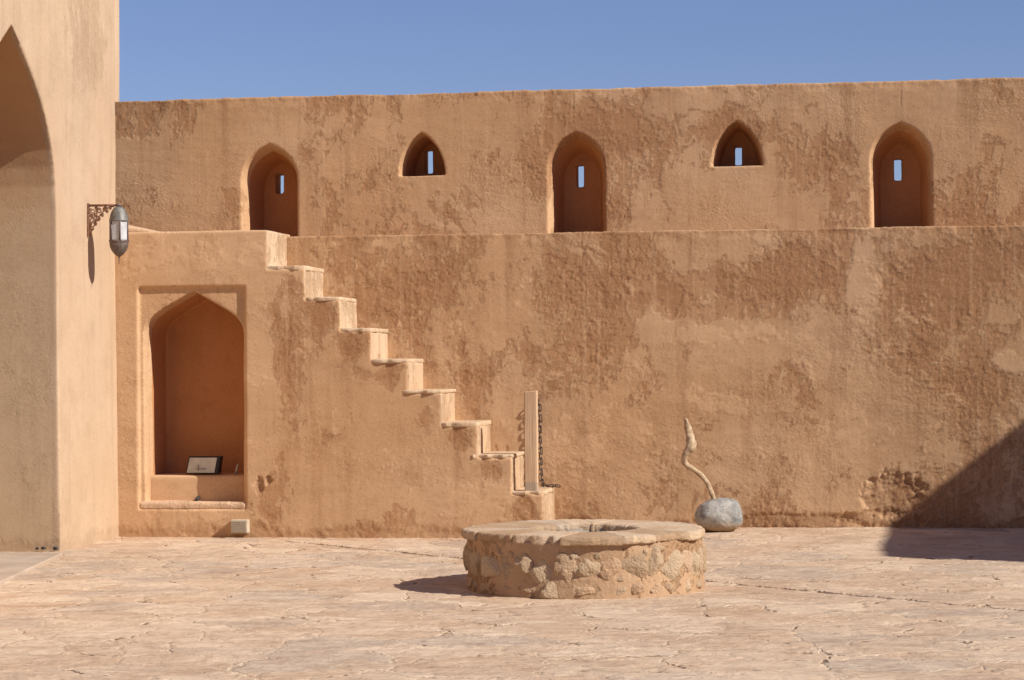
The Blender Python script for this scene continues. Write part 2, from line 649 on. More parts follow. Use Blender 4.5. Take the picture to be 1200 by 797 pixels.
def niche(ul, ur, v_apex, v_bot, v_spring, v_slit0, v_slit1, us0, us1, tall=True, back=.66, c1=.55, c2=(.5, .88)):
    Y = Y_PA
    uc = (ul + ur) / 2
    c = atY(uc, v_bot, Y)
    xl_, xr_ = atY(ul, v_bot, Y).x, atY(ur, v_bot, Y).x
    w = xr_ - xl_
    zb = (z_led - .1) if tall else atY(uc, v_bot, Y).z
    za_, zs_ = atY(uc, v_apex, Y).z, atY(uc, v_spring, Y).z
    xc = (xl_ + xr_) / 2
    D = .50
    cb = bmesh.new()
    p0 = arch(xc, zb, w, zs_ - zb if tall else .001, za_ - zb, c1, c2)
    k = back

    def sc(p, q):      # narrowing towards the back
        return (xc + (p[0] - xc) * q, zb + (p[1] - zb) * (1 - (1 - q) * .42))
    rings = []
    for y, q in ((-.06, 1 + (1 - k) * .12), (0, 1.0), (.25, 1 - (1 - k) * .5), (D, k)):
        rings.append([(sc(p, q)[0], Y + y, sc(p, q)[1]) for p in p0])
    loft(cb, rings)
    par_cut.append(cb)
    sb = bmesh.new()
    a, b_ = atY(us0, v_slit1, Y + D), atY(us1, v_slit0, Y + D)
    box(sb, a.x, b_.x, Y + D - .05, Y + 1.2, a.z, b_.z)
    par_cut.append(sb)
    return xc


n1 = niche(283, 350, 168, 275, 212, 203, 227, 323, 332)
n2 = niche(467, 522, 155, 206, 192, 175, 204, 497.5, 507.5, tall=False, back=.74, c1=.45, c2=(.55, .85))
n3 = niche(642, 710, 154, 271, 198, 193, 220, 675.5, 684.5)
n4 = niche(833, 895, 141, 195, 182, 171, 194, 860.5, 869.5, tall=False, back=.74, c1=.45, c2=(.55, .85))
n5 = niche(1020, 1093, 143, 264, 188, 185, 212, 1047.5, 1057)
Bp = lambda u, v: atY(u, v, Y_PA)
par_m = plaster('parapet_plaster', peel=-.025, rough_k=1.1, stain=.55, seed=5.0,
                top=z_top, foot=False,
                blobs=[(Bp(690, 150), S(90), S(60), .13), (Bp(640, 190), S(110), S(60), .10), (Bp(860, 150), S(60), S(40), .13), (Bp(250, 160), S(110), S(50), .05)],
                cracks=[(Bp(672, 130).x, 3.82, 4.2, .008), (Bp(1056, 130).x, 3.9, 4.1, .008)])
bm = bmesh.new()
box(bm, Bp(80, 200).x, 7.2, Y_PA, Y_PA + .68, z_led - .25, z_top)
par = mass('parapet', bm, par_cut, par_m, wall, voxel=.0105, smooth=1)
INNER_SHADED = dict(base=(.46, .207, .084), pale=(.50, .24, .105), dark=(.38, .16, .064), peel=-.2, rough_k=.45, stain=.2, foot=False)  # redder, darker plaster: shade inside the recesses put into the colour
par.data.materials.append(plaster('embrasure_shaded_plaster', seed=71.0, **INNER_SHADED))
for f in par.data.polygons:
    if Y_PA + .17 < f.center.y < Y_PA + .64 and f.center.z < z_top - .08:  # deep faces get the shaded colour, the sunlit reveal does not
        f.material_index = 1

# ================================================================== STAIRCASE
A = lambda u, v: atY(u, v, Y_ST)
st = empty('staircase', A(400, 628))
tag(st, 'plastered outdoor staircase climbing left along the fort wall, arched alcove in its side', 'staircase')
RIS = [(313, 273), (357, 312), (398, 348.5), (435, 385), (478, 421), (517, 457.5), (560, 495.5), (600, 533), (637, 576)]
z_st = A(230, 271).z
pts = [(A(60, 271).x, -.25), (A(60, 271).x, z_st)]
SL = .028
steps = []
zprev = z_st
for i, (u, v) in enumerate(RIS):
    x = A(u, v + 15).x
    pts.append((x, zprev))
    znext = A(*(RIS[i + 1][0] - 20, RIS[i + 1][1])).z if i + 1 < len(RIS) else -.25
    if i + 1 < len(RIS):
        steps.append((x, A(RIS[i + 1][0], RIS[i + 1][1] + 10).x, znext))
        znext -= SL
    pts.append((x, znext))
    zprev = znext
Ap = lambda u, v: A(u, v)
stair_m = plaster('staircase_plaster', peel=-.05, rough_k=.85, stain=.5, seed=8.0,
                  blobs=[(Ap(330, 420), S(30), S(110), .10), (Ap(470, 605), S(35), S(25), .16), (Ap(500, 520), S(30), S(70), .08), (Ap(345, 440), S(20), S(150), .08)] + [(Ap(u - 22, v + 22), S(20), S(26), .13) for u, v in RIS[1:]],  # per-step set: undercut shading below treads painted in, with rough patches
                  pales=[(Ap(230, 300), S(110), S(40), .12), (Ap(560, 590), S(60), S(45), .16), (Ap(225, 610), S(100), S(30), .1)],
                  pits=[(Ap(303, 568), S(8), S(11), .035), (Ap(314, 563), S(5), S(6), .03)])
bm = bmesh.new()
prism_xz(bm, pts, Y_ST, Y_MW + .12)
# the framed alcove
cp = bmesh.new()
a, b_ = A(163, 597), A(287, 335)
box(cp, a.x, b_.x, Y_ST - .2, Y_ST + .032, a.z, b_.z)
ca = bmesh.new()
xl_, xr_ = A(167.5, 500).x, A(285.5, 500).x
zb, za_, zs_ = A(229, 589).z, A(229, 340).z, A(229, 392).z
pa = arch((xl_ + xr_) / 2, zb, xr_ - xl_, zs_ - zb, za_ - zb, .45, (.6, .58), bow=-.008)
rings = []
xm = (xl_ + xr_) / 2
for y, q in ((-.1, 1.0), (.04, 1.0), (.30, .995), (.64, .95)):
    rings.append([(xm + (x - xm) * q, Y_ST + y, zb + (z - zb) * (1 - (1 - q) * .35)) for x, z in pa])
loft(ca, rings)
sb = mass('stair_body', bm, [cp, ca], stair_m, st, voxel=.0115, smooth=1)
bm = bmesh.new()
zt = atY(230, 557.5, Y_ST + .17).z
box(bm, xl_ - .03, xr_ + .03, Y_ST + .17, Y_ST + .75, -.1, zt)
inner_m = plaster('alcove_bench_plaster', base=(.50, .31, .175), peel=-.2, rough_k=.4, stain=.2, seed=31.0, foot=False)
sb.data.materials.append(plaster('alcove_shaded_plaster', seed=33.0, **INNER_SHADED))  # shade of the alcove interior painted in as a redder plaster
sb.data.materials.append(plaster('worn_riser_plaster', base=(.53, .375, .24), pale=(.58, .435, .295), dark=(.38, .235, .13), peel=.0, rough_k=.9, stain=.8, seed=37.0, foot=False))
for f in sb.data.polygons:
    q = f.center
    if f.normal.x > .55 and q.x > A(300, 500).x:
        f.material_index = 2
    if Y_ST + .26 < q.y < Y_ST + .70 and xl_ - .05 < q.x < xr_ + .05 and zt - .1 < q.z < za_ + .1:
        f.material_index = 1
mass('alcove_bench', bm, [], inner_m, st, voxel=.02, smooth=3)
bm = bmesh.new()
lip = A(165, 596)
lip2 = A(286, 590)
box(bm, lip.x - .012, lip2.x + .012, Y_ST + .016, Y_ST + .19, lip.z - .004, lip2.z + .002)
lip_m = plaster('sill_plaster', base=(.56, .38, .24), pale=(.62, .44, .3), peel=-.1, rough_k=2.6, stain=.4, seed=41.0, foot=False)
mass('alcove_sill', bm, [], lip_m, st, voxel=.009, smooth=3)

bm = bmesh.new()
prism_xz(bm, [(A(132, 262).x, A(132, 262).z), (A(160, 268).x, A(160, 268).z), (A(184, 272).x, A(184, 273).z), (A(132, 276).x, A(132, 276).z)], Y_ST + .03, Y_ST + .75)
mass('plaster_fillet', bm, [], lip_m, st, voxel=.012, smooth=1)
# stone treads
tr_t = NT('tread_stone')
tc = tr_t.mix(tr_t.rng(tr_t.noise(tr_t.P, 6, 6, .65), .35, .65), (.47, .325, .20), (.60, .45, .305))
tc = tr_t.mix(tr_t.mul(tr_t.rng(tr_t.noise(tr_t.P, 3, 4, .6), .5, .7), .6), tc, (.33, .25, .18))
th = tr_t.mul(tr_t.noise(tr_t.vmath('MULTIPLY', tr_t.P, (1, 1, 2)), 14, 5, .65), .009)
tread_m = tr_t.done(tc, th, both=True)
for i, (x0, x1, z) in enumerate(steps):
    rs = random.Random(100 + i)
    bm = bmesh.new()
    n = 9
    y0 = Y_ST - .001 - rs.random() * .008
    xa, xb = x0 - .05, x1 + rs.uniform(-.004, .012)
    outline = []
    for k in range(n):
        outline.append((xa + (xb - xa) * k / (n - 1), y0 + rs.uniform(-.010, .018)))
    outline[-1] = (xb - .012, y0 + .02)
    for k in range(1, n + 4):
        outline.append((xb + rs.uniform(-.008, .006), y0 + .02 + (Y_MW - y0 + .03) * k / (n + 3)))
    outline += [(xa, Y_MW + .05)]
    th_ = SL + rs.uniform(-.002, .010)
    loft(bm, [[(x, y, z - th_) for x, y in outline], [(x, y, z) for x, y in outline]])
    mass('tread', bm, [], tread_m, st, voxel=.0085, smooth=3)

# ================================================================== SHADOWING CORNER BUILDING
G = atZ(1033, 655)
H = 5.2
k = H / .78
cx, cy = G.x + 1.0 * k, G.y - .30 * k
bm = bmesh.new()
box(bm, cx, cx + 6, cy, 22.4, -.3, H)
cor_m = plaster('corner_plaster', peel=-.1, rough_k=.6, seed=51.0, fine=False)
t_o = mass('corner_building', bm, [], cor_m, None, voxel=.08, smooth=1)
bm = bmesh.new()
box(bm, cx + 3.2, cx + 9, -6, cy + .5, -.3, H)
mass('unseen_side_range', bm, [], cor_m, t_o, voxel=.2, smooth=0)  # unseen range on the right, added to cut the sky fill
bm = bmesh.new()
box(bm, -12, cx + 4, -9, -5, -.3, 6.0)
mass('unseen_rear_range', bm, [], cor_m, t_o, voxel=.2, smooth=0)  # unseen range behind the camera, added to block sky light
tag(t_o, 'plain plastered corner building at the right end of the fort wall throwing the big shadow', 'building')

# ================================================================== WELL
well = empty('well', W)
tag(well, 'low round stone well in the middle of the paved court', 'well')
ZR = .41
RR = .842
drum_m = plaster('well_mortar', base=(.405, .252, .145), pale=(.465, .31, .19), dark=(.31, .18, .095), peel=.0, rough_k=2.2, stain=.1, seed=61.0, foot=False)


def ring_solid(bm, c, prof, n=72):
    rings = []
    for kk in range(n):
        a = kk * 2 * math.pi / n
        rings.append([bm.verts.new((c.x + r * math.cos(a), c.y + r * math.sin(a), z)) for r, z in prof])
    m_ = len(prof)
    for kk in range(n):
        p, q = rings[kk], rings[(kk + 1) % n]
        for j in range(m_):
            bm.faces.new((p[j], p[(j + 1) % m_], q[(j + 1) % m_], q[j]))


bm = bmesh.new()
ring_solid(bm, W, [(.83, -.08), (.815, .08), (.80, .22), (.815, .36), (R_IN + .01, .36), (R_IN + .01, -.08)])
mass('well_wall', bm, [], drum_m, well, voxel=.009, smooth=3)
# shaft lining and water
shaft_t = NT('shaft_lining')
sc_ = shaft_t.mix(shaft_t.rng(shaft_t.noise(shaft_t.P, 7, 6, .65), .35, .65), (.26, .22, .18), (.44, .38, .31))
shaft_m = shaft_t.done(sc_, shaft_t.mul(shaft_t.noise(shaft_t.P, 25, 5, .6), .01))
bm = bmesh.new()
ring_solid(bm, W, [(R_IN, .375), (R_IN, -3.0), (R_IN + .12, -3.0), (R_IN + .12, .352)], 48)
bm_link('well_shaft', bm, shaft_m, well, True)
bm = bmesh.new()
lathe(bm, W, [(R_IN + .03, -2.6), (R_IN + .03, -2.4)], 40)
bm_link('well_water', bm, simple('dark_water', (.02, .025, .02), .08, var=.1, bump=.0005), well)
# field stones bedded in the mortar of the drum
ws = NT('field_stone')
isl = ws.node('ShaderNodeNewGeometry').outputs['Random Per Island']
wc = ws.mix(isl, (.40, .28, .175), (.58, .45, .305))
wc = ws.mix(ws.mul(ws.rng(ws.math('FRACT', ws.mul(isl, 7.3)), .5, .9), .6), wc, (.53, .33, .20))
wc = ws.mix(ws.mul(ws.rng(ws.noise(ws.P, 9, 6, .65), .45, .65), .5), wc, (.40, .29, .19))
wc = ws.mix(ws.mul(ws.rng(ws.noise(ws.P, 40, 4, .6), .5, .75), .4), wc, (.62, .51, .37))
wh = ws.add(ws.mul(ws.math('SUBTRACT', ws.noise(ws.P, 15, 6, .68), .5), .040), ws.mul(ws.noise(ws.P, 60, 4, .65), .005))
stone_m = ws.done(wc, wh, both=True)


def pebble(bm, c, ax, ay, az, rx, ry, rz, seed, sub=4, rough=.22):
    """an angular field stone: a sphere cut back by random planes"""
    tmpb = bmesh.new()
    bmesh.ops.create_icosphere(tmpb, subdivisions=sub, radius=1)
    o = Vector((seed * 3.7, seed * 1.3, seed * 2.1))
    rr = random.Random(seed)
    pl = []
    for _ in range(13):
        n_ = Vector((rr.gauss(0, 1), rr.gauss(0, 1), rr.gauss(0, 1))).normalized()
        pl.append((n_, rr.uniform(.66, 1.0)))
    for v in tmpb.verts:
        p = v.co.normalized()
        k_ = 1.12
        for n_, d_ in pl:
            q_ = p.dot(n_)
            if q_ > .05:
                k_ = min(k_, d_ / q_)
        k_ *= 1 + rough * .25 * mnoise.noise(p * 2.6 + o)
        v.co = c + ax * (p.x * rx * k_) + ay * (p.y * ry * k_) + az * (p.z * rz * k_)
    me_ = bpy.data.meshes.new('t')
    tmpb.to_mesh(me_)
    tmpb.free()
    bm.from_mesh(me_)
    bpy.data.meshes.remove(me_)


rs = random.Random(5)
bm = bmesh.new()
Zv = Vector((0, 0, 1))
ang = 0.0
idx = 0
while ang < 2 * math.pi - .06:
    wdt = rs.uniform(.10, .24)
    a = ang + wdt / 2
    n = Vector((math.cos(a), math.sin(a), 0))
    tg = Vector((-n.y, n.x, 0))
    zz = rs.uniform(.165, .225)
    tilt = rs.uniform(-.3, .3)
    t1, t2 = tg * math.cos(tilt) + Zv * math.sin(tilt), Zv * math.cos(tilt) - tg * math.sin(tilt)
    pebble(bm, W + n * rs.uniform(.788, .804) + Zv * zz, t1, n, t2, wdt * .82 * .60, .040 + rs.random() * .014, rs.uniform(.08, .120), idx + 1)
    if rs.random() < .55:
        n2_ = Vector((math.cos(a + wdt / 2), math.sin(a + wdt / 2), 0))
        pebble(bm, W + n2_ * .80 + Zv * (zz + rs.choice((-.075, .085))), Vector((-n2_.y, n2_.x, 0)), n2_, Zv, rs.uniform(.02, .04), .03, rs.uniform(.018, .03), idx + 301, 3)
    ang += wdt + rs.choice((.0, .02, .05))
    idx += 1
ang = 0.1
while ang < 2 * math.pi + .05:
    wdt = rs.uniform(.09, .26)
    a = ang + wdt / 2
    n = Vector((math.cos(a), math.sin(a), 0))
    tg = Vector((-n.y, n.x, 0))
    pebble(bm, W + n * rs.uniform(.765, .79) + Zv * rs.uniform(.02, .06), tg, n, Zv, wdt * .82 * .56, .055 + rs.random() * .02, rs.uniform(.045, .07), idx + 1)
    ang += wdt + rs.choice((0, .03, .10))
    idx += 1
bm_link('field_stones', bm, stone_m, well, True)
# flat coping slabs
cs_t = NT('coping_stone')
cc = cs_t.mix(cs_t.rng(cs_t.noise(cs_t.P, 3.2, 6, .62), .35, .65), (.50, .35, .225), (.61, .47, .325))
cc = cs_t.mix(cs_t.mul(cs_t.rng(cs_t.noise(cs_t.P, 2, 4, .6), .52, .64), .6), cc, (.40, .33, .265))
cc = cs_t.mix(cs_t.mul(cs_t.rng(cs_t.noise(cs_t.P, 11, 5, .6), .52, .75), .5), cc, (.40, .26, .16))
ch = cs_t.add(cs_t.mul(cs_t.noise(cs_t.vmath('MULTIPLY', cs_t.P, (1, 1, 2.5)), 12, 7, .74), .018), cs_t.mul(cs_t.noise(cs_t.P, 40, 4, .6), .004))
oi = cs_t.node('ShaderNodeObjectInfo').outputs['Random']
cc = cs_t.mix(cs_t.mul(cs_t.rng(oi, .55, .9), .55), cc, (.33, .205, .11))
cc = cs_t.mix(cs_t.mul(cs_t.rng(oi, .25, .0), .6), cc, (.42, .36, .30))
cop_m = cs_t.done(cc, ch, both=True)
rs = random.Random(12)
ang = 0.0
cuts = [0.0]
while cuts[-1] < 2 * math.pi - .5:
    cuts.append(cuts[-1] + rs.uniform(.24, .62))
cuts.append(2 * math.pi)
skew = [rs.uniform(-.04, .04) for _ in cuts]
for i in range(len(cuts) - 1):
    a0, a1 = cuts[i] + .002, cuts[i + 1] - .002
    bm = bmesh.new()
    ro = RR + rs.uniform(-.030, .018)
    ri = R_IN + rs.uniform(-.012, .015)
    zt_ = ZR - .012 + rs.uniform(-.002, .002)
    zb_ = ZR - .046 - rs.uniform(-.006, .014)
    sk0, sk1 = skew[i], skew[(i + 1) % (len(cuts) - 1)]
    n = 9
    ol = []
    for kk in range(n):
        a = a0 + (a1 - a0) * kk / (n - 1)
        r = ro + rs.uniform(-.024, .014)
        ol.append((W.x + r * math.cos(a), W.y + r * math.sin(a)))
    for kk in range(n):
        a = a1 + sk1 * 4 - (a1 - a0 + (sk1 - sk0) * 4) * kk / (n - 1)
        r = ri + rs.uniform(-.008, .008)
        ol.append((W.x + r * math.cos(a), W.y + r * math.sin(a)))
    loft(bm, [[(x, y, zb_) for x, y in ol], [(x, y, zt_) for x, y in ol]])
    mass('coping_stone', bm, [], cop_m, well, voxel=.0075, smooth=1)

# ================================================================== WALL LANTERN
iron_m = simple('aged_iron', (.15, .115, .10), .6, .3, .35, 40, .002)
rust_m = simple('rusty_iron', (.22, .105, .06), .75, .2, .35, 40, .002)
cap_m = simple('weathered_metal', (.17, .165, .15), .55, .4, .3, 30, .002)
fr_t = NT('frosted_glass')
fr_t.b.inputs['Specular IOR Level'].default_value = .5
frost_m = fr_t.done(fr_t.mix(fr_t.rng(fr_t.noise(fr_t.P, 12, 3, .5), .3, .7), (.44, .45, .46), (.58, .58, .58)), rough=.25)


def gate_point(u, v):
    d = ray(u, v)
    return on_gate(d)


pt = gate_point(102.5, 241)
pb = gate_point(103.5, 277)
wz = lambda z: -gn * (.02 * z / 3.2)
lz = pt.z
lan = empty('wall_lantern', pb)
tag(lan, 'iron lantern with frosted panes hung from a scrolled bracket on the gatehouse wall', 'lantern')
o0 = Vector((pt.x, pt.y, 0))


def lp(a, z):      # a metres out from the wall
    return o0 + gn * a + Vector((0, 0, z))


ARM = .285
zl0 = pb.z
bm = bmesh.new()
for d_, w_, za0, za1 in ((.016, .03, zl0, lz + .02),):
    ring = lambda a, z: [lp(a, z) - gd * w_ / 2, lp(a, z) + gd * w_ / 2]
    q0, q1 = ring(-.03, za0), ring(d_, za0)
    r0_, r1_ = ring(-.03, za1), ring(d_, za1)
    loft(bm, [[q0[0], q0[1], q1[1], q1[0]], [r0_[0], r0_[1], r1_[1], r1_[0]]])
bevel(bm, .003, 1)
bm_link('wall_plate', bm, rust_m, lan)
bm = bmesh.new()
tube(bm, [lp(.0, lz), lp(ARM + .03, lz)], .011, 8)
bm_link('bracket_arm', bm, rust_m, lan, True)
bm = bmesh.new()
drop = lz - zl0
cur = [lp(.02 + .22 * t, lz - drop * .95 * (1 - t) ** 2.2 - .012) for t in [i / 14 for i in range(15)]]
tube(bm, cur, .006, 6)
for (a, zf, r, sg) in ((.045, .20, .032, 1), (.105, .17, .028, -1), (.045, .48, .030, -1), (.16, .13, .022, 1), (.04, .74, .024, 1), (.095, .42, .024, 1), (.205, .09, .014, -1), (.07, .60, .018, -1), (.03, .90, .012, 1), (.075, .31, .016, 1), (.135, .30, .016, -1), (.08, .10, .014, -1), (.18, .20, .013, 1), (.035, .34, .014, -1), (.03, .60, .013, 1)):
    c_z = lz - drop * zf
    sp_ = []
    for i in range(22):
        t_ = i / 21
        an = sg * t_ * 4.2 * math.pi / 1.3 + a * 40
        rr = r * (1 - .72 * t_)
        sp_.append(lp(a + rr * math.cos(an), c_z + rr * math.sin(an)))
    tube(bm, sp_, .0058, 5)
bm_link('bracket_scrollwork', bm, rust_m, lan, True)
LC = lp(ARM, 0)
px_m = (LC - EYE).dot(fw) / F
zz = lambda v: lz - (v - 241) * px_m
R_L = 11.2 * px_m
bm = bmesh.new()
lathe(bm, Vector((LC.x, LC.y, 0)), [(.38 * R_L, zz(243)), (.58 * R_L, zz(245)), (.74 * R_L, zz(248)), (.88 * R_L, zz(252)), (.97 * R_L, zz(257)), (1.02 * R_L, zz(259)), (1.04 * R_L, zz(260)), (.6 * R_L, zz(260.3))], 24)
bm_link('lantern_cap', bm, cap_m, lan, True)
bm = bmesh.new()
lathe(bm, Vector((LC.x, LC.y, 0)), [(.02, zz(239.5)), (.024, zz(241)), (.015, zz(243.4))], 12)
bm_link('hanging_loop', bm, iron_m, lan, True)
bm = bmesh.new()
ph0 = math.radians(-66)
for k_ in range(6):
    a0, a1 = ph0 + k_ * math.pi / 3 + .10, ph0 + (k_ + 1) * math.pi / 3 - .10
    v_ = [Vector((LC.x + R_L * .95 * math.cos(a), LC.y + R_L * .95 * math.sin(a), z)) for a, z in ((a0, zz(282)), (a1, zz(282)), (a1, zz(260)), (a0, zz(260)))]
    bmp = bmesh.new()
    inn = [LC * 0 + Vector((LC.x + (p.x - LC.x) * .93, LC.y + (p.y - LC.y) * .93, p.z)) for p in v_]
    loft(bmp, [inn, v_])
    bm_link('glass_pane', bmp, frost_m, lan)
for k_ in range(6):
    a = ph0 + k_ * math.pi / 3
    p = Vector((LC.x + R_L * .98 * math.cos(a), LC.y + R_L * .98 * math.sin(a), 0))
    tube(bm, [p + Zv * zz(283), p + Zv * zz(259.5)], .009, 6)
bm_link('lantern_frame', bm, iron_m, lan, True)
bm = bmesh.new()
lathe(bm, Vector((LC.x, LC.y, 0)), [(.5 * R_L, zz(281.8)), (1.04 * R_L, zz(282)), (1.04 * R_L, zz(284.2)), (.97 * R_L, zz(285)), (1.0 * R_L, zz(286.6)), (.94 * R_L, zz(290)), (.78 * R_L, zz(294.5)), (.50 * R_L, zz(298.5)), (.2 * R_L, zz(301)), (.09 * R_L, zz(302)), (.05 * R_L, zz(307)), (.02 * R_L, zz(310.5))], 24)
bm_link('lantern_base', bm, iron_m, lan, True)

# ================================================================== POST AND CHAIN
wd = NT('weathered_wood')
wn = wd.noise(wd.vmath('MULTIPLY', wd.P, (30, 30, 1.2)), 1.6, 5, .6)
wcol = wd.mix(wd.rng(wn, .35, .65), (.48, .315, .19), (.60, .43, .28))
wz_ = wd.node('ShaderNodeSeparateXYZ')
wd.put(wz_.inputs[0], wd.P)
zfoot = A(620, 565).z
wcol = wd.mix(wd.rng(wz_.outputs[2], zfoot - .015, zfoot + .01, .75, 0), wcol, (.36, .29, .22))
wood_m = wd.done(wcol, wd.mul(wn, .006))
yp = Y_ST + .02
pz = steps[-1][2]
xa, xb = atY(614.7, 560, yp).x, atY(629.6, 560, yp).x
bm = bmesh.new()
box(bm, xa, xb, yp, yp + .085, pz - .02, atY(622, 458.5, yp).z)
for v in bm.verts:
    if v.co.z > 1:
        v.co.z += .004 if v.co.x > (xa + xb) / 2 else -.004
bevel(bm, .008, 2)
po = bm_link('wooden_post', bm, wood_m)
tag(po, 'square weathered wooden post standing on the bottom stair tread', 'post')

chain = empty('chain', B(632, 471, Y_MW - .05))
tag(chain, 'rusty iron chain hanging down the fort wall beside the wooden post', 'chain')
yc = Y_MW - .055
path = [B(631.2, 469, yc), B(632, 490, yc), B(632.6, 520, yc), B(633.3, 550, yc), B(634.5, 566, yc)]
zt8 = pz + .018
path += [Vector((path[-1].x + .02, yc - .01, zt8 + .01)), Vector((path[-1].x + .07, yc - .06, zt8)), Vector((path[-1].x + .12, yc - .05, zt8)), Vector((path[-1].x + .17, yc - .10, zt8))]
chm = simple('chain_iron', (.085, .06, .05), .65, .4, .35, 60, .001)
lk = bmesh.new()
LL, LW, WR = .034, .013, .0052
pts_ = []
for i in range(20):
    a = i / 20 * 2 * math.pi
    pts_.append(Vector((LW * math.cos(a), 0, LL * .62 * math.sin(a) + (LL * .38 if math.sin(a) > 0 else -LL * .38) * min(1, abs(math.sin(a)) * 3))))
vr = []
for i, p in enumerate(pts_):
    d = (pts_[(i + 1) % 20] - pts_[i - 1]).normalized()
    s_ = d.cross(Vector((0, 1, 0)))
    vr.append([lk.verts.new(p + (s_ * math.cos(j * math.pi / 3) + Vector((0, 1, 0)) * math.sin(j * math.pi / 3)) * WR) for j in range(6)])
for i in range(20):
    for j in range(6):
        lk.faces.new((vr[i][j], vr[i][(j + 1) % 6], vr[(i + 1) % 20][(j + 1) % 6], vr[(i + 1) % 20][j]))
bmesh.ops.recalc_face_normals(lk, faces=lk.faces)
lme = bpy.data.meshes.new('link')
lk.to_mesh(lme)
lk.free()
lme.materials.append(chm)
lme.polygons.foreach_set('use_smooth', [True] * len(lme.polygons))
seg = []
tot = 0
for a, b_ in zip(path, path[1:]):
    seg.append((tot, a, b_))
    tot += (b_ - a).length
pitch = .0495
s_ = .02
i = 0
rs = random.Random(3)
while s_ < tot:
    for (t0, a, b_) in reversed(seg):
        if s_ >= t0:
            break
    d = (b_ - a).normalized()
    p = a + d * (s_ - t0)
    side = d.cross(Vector((0, 1, 0)))
    if side.length < .1:
        side = Vector((1, 0, 0))
    side.normalize()
    up_ = d.cross(side).normalized()
    ang = (.75 if i % 2 else -.75) + rs.uniform(-.25, .25)
    X_ = side * math.cos(ang) + up_ * math.sin(ang)
    R_ = Matrix((X_, d.cross(X_).normalized(), d)).transposed().to_4x4()
    R_.translation = p - chain.location + Vector((rs.uniform(-.004, .004) + (.011 if i % 2 else -.011), 0, 0))
    o = bpy.data.objects.new('link', lme)
    COL.objects.link(o)
    o.parent = chain
    o.matrix_local = R_
    s_ += pitch
    i += 1
bm = bmesh.new()
h0 = B(631.2, 469, Y_MW)
tube(bm, [h0 + Vector((0, .06, .012)), h0 + Vector((0, -.05, .012)), h0 + Vector((0, -.075, .0)), h0 + Vector((0, -.07, -.022)), h0 + Vector((0, -.05, -.03))], .006, 6)
bm_link('wall_hook', bm, chm, chain, True)

# ================================================================== STONE WITH TWISTED BRANCH
YB = 20.22
cb = atY(842, 623, YB)
anchor = empty('boulder', cb)
pxm = (cb - EYE).dot(fw) / F
tag(anchor, 'smooth grey and white rounded boulder with a twisted branch set in it, by the wall', 'boulder')
bt = NT('grey_boulder')
bn = bt.noise(bt.P, 4.5, 6, .62, .5)
bcol = bt.mix(bt.rng(bn, .38, .62), (.22, .225, .22), (.47, .45, .405))
bcol = bt.mix(bt.mul(bt.rng(bt.noise(bt.P, 26, 4, .6), .5, .72), .55), bcol, (.17, .18, .19))
bs = bt.node('ShaderNodeSeparateXYZ')
bt.put(bs.inputs[0], bt.P)
bcol = bt.mix(bt.rng(bt.add(bs.outputs[2], bt.mul(bt.noise(bt.P, 6, 4, .6), .06)), cb.z + .05, cb.z + .14, .95, 0), bcol, (.38, .26, .15))
boulder_m = bt.done(bcol, bt.mul(bt.noise(bt.P, 16, 6, .7), .022))
bm = bmesh.new()
bmesh.ops.create_icosphere(bm, subdivisions=5, radius=1)
for v in bm.verts:
    p = v.co.copy()
    k_ = 1 + .09 * mnoise.noise(p * 1.2 + Vector((4, 2, 9))) + .045 * mnoise.noise(p * 2.4 + Vector((1, 7, 2))) + .02 * mnoise.noise(p * 6)
    sq = .82 + .18 / max(abs(p.x), abs(p.z), .7) ** .9 * .95
    q = Vector((p.x * 28.5 * pxm, p.y * 24 * pxm, p.z * 21 * pxm)) * k_ * sq
    if p.z > 0:
        q.z *= 1 + .16 * p.x
    if p.z < -.45:
        q.z = -.45 * 20.5 * pxm * k_ + (q.z + .45 * 20.5 * pxm * k_) * .9
    if p.z < 0:
        q.x *= 1 - .10 * p.z * p.z
    v.co = Vector((cb.x, YB, cb.z + 18.3 * pxm)) + q
bm_link('stone', bm, boulder_m, anchor, True)
bw = NT('bare_wood')
bwn = bw.noise(bw.P, 25, 5, .6)
bwc = bw.mix(bw.rng(bwn, .35, .65), (.34, .235, .14), (.55, .42, .28))
bwc = bw.mix(bw.mul(bw.rng(bw.noise(bw.vmath('MULTIPLY', bw.P, (1, 1, .25)), 70, 4, .6), .52, .7), .6), bwc, (.20, .13, .075))
branch_m = bw.done(bwc, bw.mul(bwn, .010))
path_ = [(838.5, 592, 3.2), (836.8, 586, 3.1), (830.5, 569.5, 2.9), (825, 561, 3), (818.8, 554.7, 3), (812, 549.8, 3.1), (806, 545.7, 3.3), (802.2, 541.5, 3.6), (801.6, 537, 3.7), (803, 532.5, 3.6), (805.8, 528.5, 4.8), (809, 524.5, 6.4), (810, 520, 6.4), (809, 514.5, 5.2), (807.6, 508, 4.6), (806.3, 502, 4.2), (805, 497, 3.3), (803.8, 493, 2.6), (803.0, 490.5, 1.2)]
cen, rad = [], []
YS = YB + .03
for kk, (u, v, r) in enumerate(path_):
    cen.append(atY(u, v, YS + .04 * math.sin(kk * .5)))
    rad.append(r * pxm)
fine_c, fine_r = [], []
for kk in range(len(cen) - 1):
    p0, p1, p2, p3 = cen[max(kk - 1, 0)], cen[kk], cen[kk + 1], cen[min(kk + 2, len(cen) - 1)]
    for q in range(4):
        t_ = q / 4
        fine_c.append(.5 * ((2 * p1) + (p2 - p0) * t_ + (2 * p0 - 5 * p1 + 4 * p2 - p3) * t_ ** 2 + (3 * p1 - p0 - 3 * p2 + p3) * t_ ** 3))
        fine_r.append((rad[kk] * (1 - t_) + rad[kk + 1] * t_) * (1 + .10 * mnoise.noise(Vector((kk + t_, 3, 1)))))
